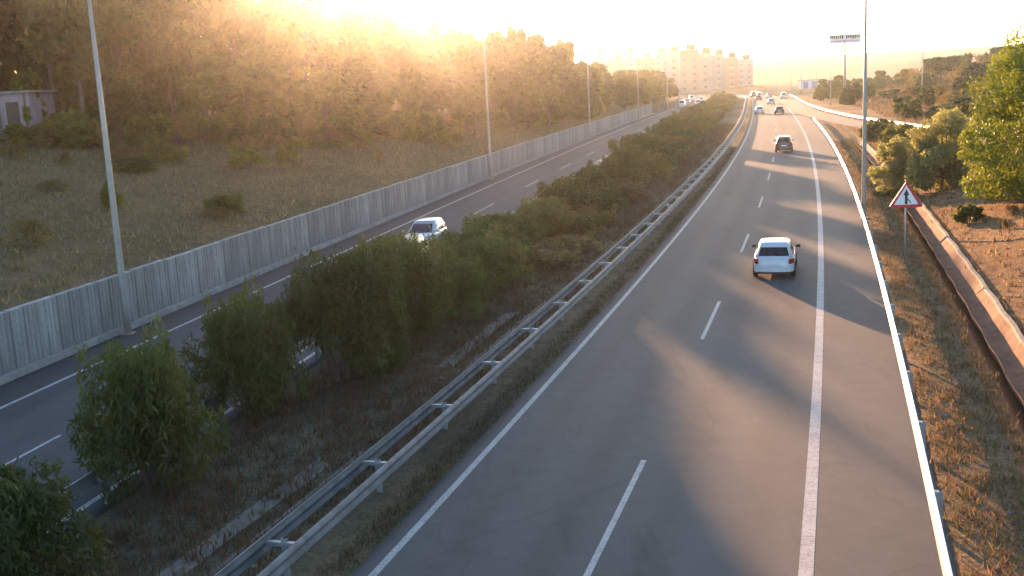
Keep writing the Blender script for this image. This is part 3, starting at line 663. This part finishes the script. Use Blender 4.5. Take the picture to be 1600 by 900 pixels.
for (x, y, h, row, k, px) in TREES:
    key = (row, k); i = cnt.get(key, 0); cnt[key] = i + 1
    nm, cat, desc = KN[k]
    t = thing(nm, '%s %s, %s from the left' % (desc, ROWN[row], ordn(i)), cat, (x, y, float(H(x, y))), rnd.uniform(0, 6.28), group='trees of the left woods' if row < 4 else 'trees before the apartment blocks')
    cr, tr = TT[k][rnd.randrange(3)]; s = h / 9.6; wd = max(.75, min(1.25, 9 / h)) * rnd.uniform(.9, 1.15)
    put('trunk', tr, t, scale=(s * wd, s * wd, s)); put('crown', cr, t, scale=(s * wd, s * wd, s))

def bush_template(seed, leaves, size, mat, blobs=9, shape='lance', up=.8, stems=9):
    """a shrub about 2 m wide and 2 m tall"""
    r = random.Random(seed); bl = []
    for i in range(blobs):
        h = r.random(); a = r.uniform(0, 6.28); q = (.78 - .42 * h) * math.sqrt(r.random()); bl.append((q * math.cos(a), q * math.sin(a), .42 + 1.2 * h, r.uniform(.26, .44), r.uniform(.26, .44), r.uniform(.32, .52)))
    for i in range(blobs):
        a = r.uniform(0, 6.28); q = .85 * math.sqrt(r.random()); bl.append((q * math.cos(a), q * math.sin(a), r.uniform(.5, 1.65), r.uniform(.07, .16), r.uniform(.07, .16), r.uniform(.28, .5)))
    V, T = blobs_leaves(bl, leaves, size, seed, shape, up, .45)
    V[:, :, 2] = np.maximum(V[:, :, 2], .02)
    m = MB()
    for i in range(stems):
        b = bl[i % len(bl)]; m.tube([(b[0] * .2, b[1] * .2, -.1), (b[0] * .6, b[1] * .6, b[2] * .6), (b[0], b[1], b[2] + .3)], [.028, .02, .008], 4, cap=False)
    return tris('foliage', V, mat, T), m.me('stem', M['bark'])
def bush(tpl, name, label, cat, x, y, w, h, group=None, z=None, rz=None):
    t = thing(name, label, cat, (x, y, float(H(x, y)) if z is None else z), rnd.uniform(0, 6.28) if rz is None else rz, group)
    put('foliage', tpl[0], t, scale=(w / 2, w / 2, h / 2)); put('stem', tpl[1], t, scale=(w / 2, w / 2, h / 2)); return t
BN = [bush_template(100 + i, 13000, .125, M['shrub'], 17) for i in range(3)]
BM = [bush_template(120 + i, 5200, .22, M['shrub'], 10) for i in range(3)]
BD = [bush_template(140 + i, 1700, .20, M['dryshrub'], 8) for i in range(3)]
BG = [bush_template(160 + i, 2200, .22, M['broad'], 9, 'tri', .2) for i in range(3)]
BY = [bush_template(180 + i, 1800, .2, M['yellow'], 8, 'tri', .3) for i in range(2)]
G1 = 'shrubs growing along the median'
for (x, y, w, h, lb) in ((-8.9, 17.4, 3.6, 2.3, 'green median shrub at the lower left corner, cut by the frame'), (-8.0, 22.6, 3.7, 3.5, 'tall bushy green median shrub with the sunlit rail showing at its left'),
        (-6.9, 27.4, 3.6, 3.5, 'mid green median shrub just behind the tallest one'), (-4.9, 30.0, 4.3, 3.8, 'wide green median shrub right behind the mid green one'), (-3.6, 33.6, 4.2, 3.6, 'olive brown median shrub right of the wide green one'),
        (-4.3, 38.8, 3.8, 3.2, 'median shrub in front of the beige oncoming car'), (-2.0, 38.0, 3.2, 2.5, 'low median shrub right of the olive brown one')):
    bush(BN[rnd.randrange(3)], 'shrub', lb, 'shrub', x, y, w, h, G1)
i = 0
for y in np.arange(42, 335, 4.3):
    sp = (R(y) - 8.6) - (W(y) + 10); 
    for row, fr in enumerate((.22, .52) if y > 46 else (.3,)):
        X = float(W(y) + 10.6 + (sp - 1.5) * fr + rnd.uniform(-.6, .6)); Y = float(y + rnd.uniform(-1.2, 1.2)); hh = rnd.uniform(1.6, 2.7) * (.72 if row else 1)
        tp = BD if (row and rnd.random() < .3) else (BN if y < 60 else BM)
        lb = ('%s shrub in the %s row of the median hedge, %s from the camera' % ('dry brown' if tp is BD else 'green', 'right hand' if row else 'left hand', ordn(i)))
        bush(tp[rnd.randrange(3)], 'shrub', lb, 'shrub', X, Y, rnd.uniform(3.4, 4.8), hh, G1)
    i += 1

# undergrowth at the front of the woods and on the bank
i = 0
for (x0, y0), (x1, y1), n in (((-62, 50), (-36, 79), 7), ((-36, 79), (-22, 92), 14), ((-22, 92), (-8, 124), 28), ((-8, 124), (18, 200), 26)):
    for k in range(n):
        f = (k + rnd.random()) / n; x = x0 + (x1 - x0) * f + rnd.uniform(-1, 5.0); y = y0 + (y1 - y0) * f + rnd.uniform(-6, 0)
        if float(W(y)) - x < 1.5: continue
        kind = rnd.choice('gggydd'); tp = {'g': BG, 'y': BY, 'd': BD}[kind]
        bush(tp[rnd.randrange(2)], 'undergrowth_bush', '%s bush at the foot of the left woods, %s along from the left' % ({'g': 'dull green', 'y': 'yellow green', 'd': 'dry brown'}[kind], ordn(i)), 'bush', x, y, rnd.uniform(2.2, 4.5), rnd.uniform(1.2, 3.0), 'undergrowth below the left woods'); i += 1
kc = {}
for i, y in enumerate(sorted(rnd.uniform(36, 165) for _ in range(92))):
    x = float(W(y)) - (2.5 + (9 + 14 * (y < 95)) * rnd.random() ** .7); k = rnd.choice('dddy' if i % 3 else 'gd'); kc[k] = kc.get(k, 0) + 1; tp = {'g': BG, 'y': BY, 'd': BD}[k]
    bush(tp[rnd.randrange(2)], 'bank_bush', '%s nearest low %s bush on the bank above the ribbed wall' % (ordn(kc[k] - 1), {'g': 'green', 'y': 'yellowish', 'd': 'brown'}[k]), 'bush', x, y, rnd.uniform(1.0, 3.2), rnd.uniform(.5, 1.6), 'tufts on the bank above the wall')
bush(BY[0], 'yellow_bush', 'bright yellow green bush right of the pink building', 'bush', -33.2, 82.5, 3.6, 1.9); bush(BY[1], 'yellow_bush', 'bright yellow green bush overhanging the pink building roof', 'bush', -37.0, 85.6, 3.8, 4.2)

# pink building at the left
def pink_building():
    x, y = -40.2, 84.0; z = float(H(x, y)); t = thing('small_building', 'small pinkish building with a flat roof among the trees at far left', 'building', (x, y, z - .3), math.radians(4))
    m = MB(); m.box((0, 3, 1.5), (8.5, 6, 3.0)); put('wall', m.me('wall', simple('pink_render', (.46, .33, .34), .9, var=.12, scale=1.2)), t)
    m = MB(); m.box((0, 3, 3.08), (9.1, 6.6, .16)); rf = put('roof', m.me('roof', M['concrete']), t)
    m = MB(); m.box((0, -.03, .18), (8.6, .08, .36)); put('plinth', m.me('plinth', M['concrete']), t)
    for k in range(5):
        m = MB(); m.box((-3.9 + k * 1.95, -.06, 1.68), (.16, .12, 2.62)); put('pilaster', m.me('pilaster', simple('pilaster_paint', (.24, .16, .15), .9)), t)
    for xx in (-2.9, 1.0):
        m = MB(); m.box((xx, -.02, 1.75), (.95, .05, .9)); w = put('window', m.me('window', M['glass']), t)
        m = MB(); m.box((xx, -.05, 1.26), (1.1, .12, .07)); put('sill', m.me('sill', M['concrete']), w)
    m = MB(); m.box((2.95, -.02, 1.35), (.95, .05, 1.98)); put('door', m.me('door', simple('door_brown', (.12, .08, .06), .6)), t)
pink_building()

# ------------------------------------------------------------------ right hand trees and bushes
def big_tree(name, label, x, y, h, w, mat, n, leaf, seed, stem_r=.2, cat='tree', low=.02, bs=1.0):
    r = random.Random(seed); bl = []
    for i in range(34):
        q = r.random(); a = r.uniform(0, 6.28); rr = w / 2 * (1 - .55 * abs(q - .35) ** 1.3 * 1.6) * math.sqrt(r.uniform(.12, 1)) * .82
        s = w * r.uniform(.085, .15) * bs; bl.append((rr * math.cos(a), rr * math.sin(a), h * (low + .07 + .84 * q), s, s, s * r.uniform(.8, 1.15)))
    V, T = blobs_leaves(bl, n, leaf, seed, 'kite', -.2, .45); V[:, :, 2] = np.maximum(V[:, :, 2], .05)
    t = thing(name, label, cat, (x, y, float(H(x, y)) - .05), 0)
    put('crown', tris('crown', V, mat, T), t); m = MB()
    m.tube([(0, 0, -.3), (.1, 0, h * .3), (0, .1, h * .75)], [stem_r, stem_r * .75, stem_r * .25], 8)
    for b in r.sample(bl, 12): m.tube([(0, 0, h * .2), (b[0] * .5, b[1] * .5, b[2] * .55 + h * .1), b[:3]], [stem_r * .45, stem_r * .3, .02], 5, cap=False)
    put('trunk', m.me('trunk', M['bark'], True), t); return t
big_tree('leafy_tree', 'large bright yellow green leafy tree at the right edge', 26.6, 54.0, 8.0, 9.4, M['lit'], 56000, .21, 5, bs=1.3, low=-.03)
big_tree('willow_tree', 'grey green bushy tree left of the bright leafy tree', 26.2, 65.5, 5.0, 4.2, M['grey'], 26000, .18, 8, .1, bs=1.5, low=-.03)
big_tree('willow_tree', 'lower grey green tree just left of the taller one, beside the channel', 24.4, 68.5, 3.8, 2.9, M['grey'], 15000, .17, 9, .09, bs=1.5, low=-.03)
for (x, y, w, h, lb) in ((35.6, 98, 4.2, 2.7, 'dark green rounded bush below the slip road, nearest the grey tree'), (37.8, 104, 3.0, 2.2, 'dark green bush between the two rounded ones below the slip road'), (40.0, 118, 4.0, 2.1, 'dark green bush seen behind the nearest right lamp pole'), (43.5, 127, 3.6, 1.9, 'low dark bush farthest along below the slip road'),
        (27.6, 75, 1.6, .9, 'small green shrub by the drainage channel behind the warning sign'), (22.4, 52.6, 1.5, .9, 'small dark green shrub right behind the warning sign')):
    bush(BG[rnd.randrange(3)], 'rounded_bush', lb, 'bush', x, y, w, h)
i = 0; tries = 0; placed = []
while i < 150 and tries < 3000:
    tries += 1
    y = rnd.uniform(112, 335); r = 12 + 90 * rnd.random() ** .8; x, yy = off(R, y, r); x = float(x); yy = float(yy)
    if x < float(RampX(yy)) + 4.5 or x / yy > .62: continue
    if any((x - a) ** 2 + (yy - b) ** 2 < 9 for a, b in placed): continue
    placed.append((x, yy)); i += 1
kc = {}
for x, yy in sorted(placed, key=lambda q: q[1]):
    k = rnd.choice('gggddo'); tp = {'g': BG, 'd': BD, 'o': BM}[k]; kc[k] = kc.get(k, 0) + 1
    bush(tp[rnd.randrange(3)], 'scrub_bush', '%s nearest %s scrub bush on the brown right hillside' % (ordn(kc[k] - 1), {'g': 'olive green', 'd': 'dry brown', 'o': 'dark green'}[k]), 'bush', x, yy, rnd.uniform(3.0, 7.0), rnd.uniform(1.6, 4.4), 'scrub on the right hillside')
for i, (x, y, h, k) in enumerate(((104, 262, 6.0, 'p'), (112, 275, 5.5, 'p'), (101, 240, 5, 'b'), (121, 268, 5.5, 'p'), (118, 240, 6.0, 'b'), (130, 262, 6.5, 'p'), (112, 222, 5.5, 'b'), (90, 300, 4.5, 'b'), (84, 288, 5.0, 'b'), (78, 268, 4.2, 'b'), (97, 318, 5, 'b'), (107, 196, 5.2, 'b'), (96, 180, 4.6, 'b'), (88, 205, 4.6, 'e'), (74, 232, 4.2, 'e'))):
    nm, cat, desc = KN[k]; t = thing(nm, '%s on the right hillside skyline, %s in the stand' % (desc, ordn(i)), cat, (x, y, float(H(x, y))), rnd.uniform(0, 6), 'trees on the right hillside')
    cr, tr = TT[k][i % 3]; s = h / 9.6; put('trunk', tr, t, scale=(s * 1.5, s * 1.5, s)); put('crown', cr, t, scale=(s * 1.5, s * 1.5, s))
for i, y in enumerate(sorted(rnd.uniform(18, 100) for _ in range(80))):
    r = rnd.uniform(6.8, 24); x, yy = off(R, y, r)
    bush(BD[i % 3], 'bank_bush', '%s nearest dry straw coloured tuft on the sunlit right bank' % ordn(i), 'bush', float(x), float(yy), rnd.uniform(.5, 1.6), rnd.uniform(.25, .75), 'tufts on the right bank')

# ------------------------------------------------------------------ grass and weeds, too many to count
def grass(name, label, pts, hmin, hmax, width, cols, blades=6, spread=.12, seed=1):
    g = np.random.default_rng(seed); P = np.repeat(np.array(pts), blades, 0); n = len(P)
    P[:, :2] += g.normal(scale=spread, size=(n, 2)); h = g.uniform(hmin, hmax, n)[:, None]
    a = g.uniform(0, 6.28, n); d = np.stack([np.cos(a), np.sin(a), np.zeros(n)], 1); ln = g.normal(scale=.35, size=(n, 3)); ln[:, 2] = 1
    V = np.stack([P - d * width, P + d * width, P + ln * h], 1)
    c = np.array(cols)[g.integers(0, len(cols), n)] * g.uniform(.7, 1.3, n)[:, None]
    o = put(name, tris(name, V, M['grass'], c)); return tagp(o, label, kind='stuff')
g = np.random.default_rng(4)
STRAW = [(.30, .21, .11), (.26, .18, .09), (.22, .17, .075), (.18, .15, .06)]
def scatter(n, F, d0, d1, y0, y1, seed, pw=1.6, sgn=1):
    g = np.random.default_rng(seed); u = g.random(n) ** pw; y = y0 + (y1 - y0) * u; d = g.uniform(d0, d1, n)
    x = F(y) + sgn * d; return np.stack([x, y, H(x, y) - .02], 1)
P = scatter(13000, W, .6, 34, 25, 190, 1, 1.3, -1); grass('bank_grass', 'dry grass covering the bank above the ribbed wall', P, .12, .34, .04, STRAW, 5, .25)
P = scatter(15000, R, -17.5, -9.3, 10, 170, 2, 1.8); P = P[(P[:, 0] - W(P[:, 1])) > 10]; grass('median_grass', 'dull weeds and dry grass in the median under the shrubs', P, .08, .38, .015, [(.19, .12, .06), (.14, .085, .045), (.09, .09, .035), (.19, .085, .04), (.17, .09, .05)], 6, .10)
P = scatter(2200, R, -8.4, -7.9, 10, 120, 7, 1.8); grass('shoulder_weeds', 'thin weeds under the median guardrail', P, .05, .22, .012, [(.11, .09, .045), (.075, .075, .035)], 5, .08)
P = scatter(3600, R, 2.6, 4.5, 12, 120, 3, 1.7); grass('verge_weeds', 'patchy weeds on the verge behind the right guardrail', P, .05, .26, .016, [(.26, .17, .08), (.20, .13, .065), (.14, .135, .04), (.30, .19, .10), (.17, .10, .055)], 6, .10)
P = scatter(17000, R, 6.0, 32, 12, 150, 5, 1.3); grass('right_bank_grass', 'short dry grass on the sunlit right bank', P, .05, .26, .03, [(.44, .29, .13), (.34, .20, .09), (.20, .12, .06), (.15, .10, .05)], 5, .16)
P = scatter(9000, R, 14, 95, 120, 330, 6, 1.2); grass('hillside_grass', 'dry brush between the hillside scrub on the right', P, .25, .9, .09, [(.30, .19, .09), (.22, .14, .07), (.13, .11, .05)], 5, .5)
# loose stones beside the channel
def stones():
    g = random.Random(9); m = MB()
    for i in range(260):
        y = 12 + 80 * g.random() ** 1.4; r = g.choice([g.uniform(2.6, 4.5), g.uniform(6, 12), g.uniform(-10.3, -9)]); x, yy = off(R, y, r); z = float(H(float(x), float(yy))); s = g.uniform(.03, .10)
        P = [(s, 0, 0), (0, s * .8, 0), (-s * 1.1, 0, 0), (0, -s * .9, 0), (0, 0, s * .7), (0, 0, -s)]
        m.add([(a + float(x), b + float(yy), c + z) for a, b, c in P], [(0,1,4),(1,2,4),(2,3,4),(3,0,4),(1,0,5),(2,1,5),(3,2,5),(0,3,5)])
    tagp(put('loose_stones', m.me('loose_stones', M['channel'])), 'scattered pale stones on the verges and the median', kind='stuff')
stones()

# ------------------------------------------------------------------ apartment blocks
FAC = {'pale': simple('pale_render', (.52, .46, .40), .9, var=.06, scale=.3), 'pink': simple('salmon_render', (.48, .30, .23), .9, var=.06, scale=.3), 'grey': simple('grey_render', (.38, .36, .36), .9, var=.06, scale=.3)}
_m = MB(); _m.box((0, 0, 0), (1.15, .10, 1.15)); WIN = _m.me('window', M['farglass'])
_m = MB(); _m.box((0, -.5, -.45), (2.3, 1.0, .9)); _m.box((0, -.5, -.95), (2.5, 1.1, .12)); BAL = _m.me('balcony', FAC['pale'])
_m = MB(); _m.box((0, 0, 0), (.10, 1.4, 1.25)); WINS = _m.me('window', M['farglass'])
def block(label, x, y, wd, dp, h, mat, rz, bal):
    t = thing('apartment_block', label, 'apartment block', (x, y, -.3), rz, 'apartment blocks in the distance')
    m = MB(); m.box((0, dp / 2, h / 2), (wd, dp, h)); put('wall', m.me('wall', FAC[mat]), t)
    m = MB(); m.box((0, dp / 2, h + .2), (wd + .5, dp + .5, .4)); rf = put('roof', m.me('roof', M['concrete']), t)
    m = MB(); m.box((wd * .1, dp * .4, h + 1.5), (min(3.6, wd * .6), 3.5, 2.3)); put('roof_hut', m.me('roof_hut', M['roofhut']), rf)
    nf = int((h - 1) / 2.9); ncx = max(1, int(wd / 3.1))
    for f in range(nf):
        z = 2.0 + f * 2.9
        for k in range(ncx):
            xx = (k + .5) * wd / ncx - wd / 2
            if bal and k % 2 == 0: put('balcony', BAL, t, (xx, 0, z - .1))
            put('window', WIN, t, (xx, .03, z + .3))
        for k in range(2): put('window', WINS, t, (wd / 2 - .03, dp * (.3 + .4 * k), z + .3))
M['roofhut'] = simple('roof_hut_green', (.07, .08, .05), .8)
for b in BLOCKS: block(*b)
# low pale building and lorry beyond the bend
def depot():
    t = thing('roadside_depot', 'low white and blue building beyond the road bend at the horizon', 'building', (118.5, 424, -.1), math.radians(-6))
    m = MB(); m.box((0, 4, 1.7), (7, 6, 3.4)); put('wall', m.me('wall', simple('white_cladding', (.6, .6, .64), .6, var=.06)), t)
    m = MB(); m.box((0, 4, 3.5), (7.4, 6.4, .25)); put('roof', m.me('roof', M['concrete']), t)
    for k in range(2):
        m = MB(); m.box((-1.7 + k * 3.4, .96, 1.6), (1.9, .08, 2.7)); put('blue_door', m.me('blue_door', simple('blue_door_paint', (.12, .17, .38), .5)), t)
depot()

# ------------------------------------------------------------------ air
m, nt, p = newmat('haze_air'); nt.nodes.remove(p)
pv = N(nt, 'ShaderNodeVolumePrincipled', Density=HAZE, Anisotropy=.92); pv.inputs['Color'].default_value = (.95, .95, .95, 1)
nt.links.new(pv.outputs[0], nt.nodes['Material Output'].inputs['Volume'])
mm = MB(); mm.box((120, 785, 17), (3200, 1720, 37)); hz = put('haze', mm.me('haze', m)); tagp(hz, kind='stuff')
bush(BG[0], 'undergrowth_bush', 'tall dark bush filling the gap between trunks right of the pink building', 'bush', -31.2, 87.5, 6.0, 4.6, rz=.4)
bush(BG[1], 'undergrowth_bush', 'dull green bush partly covering the foot of the pink building', 'bush', -38.6, 81.0, 2.6, 1.5, rz=1.4)
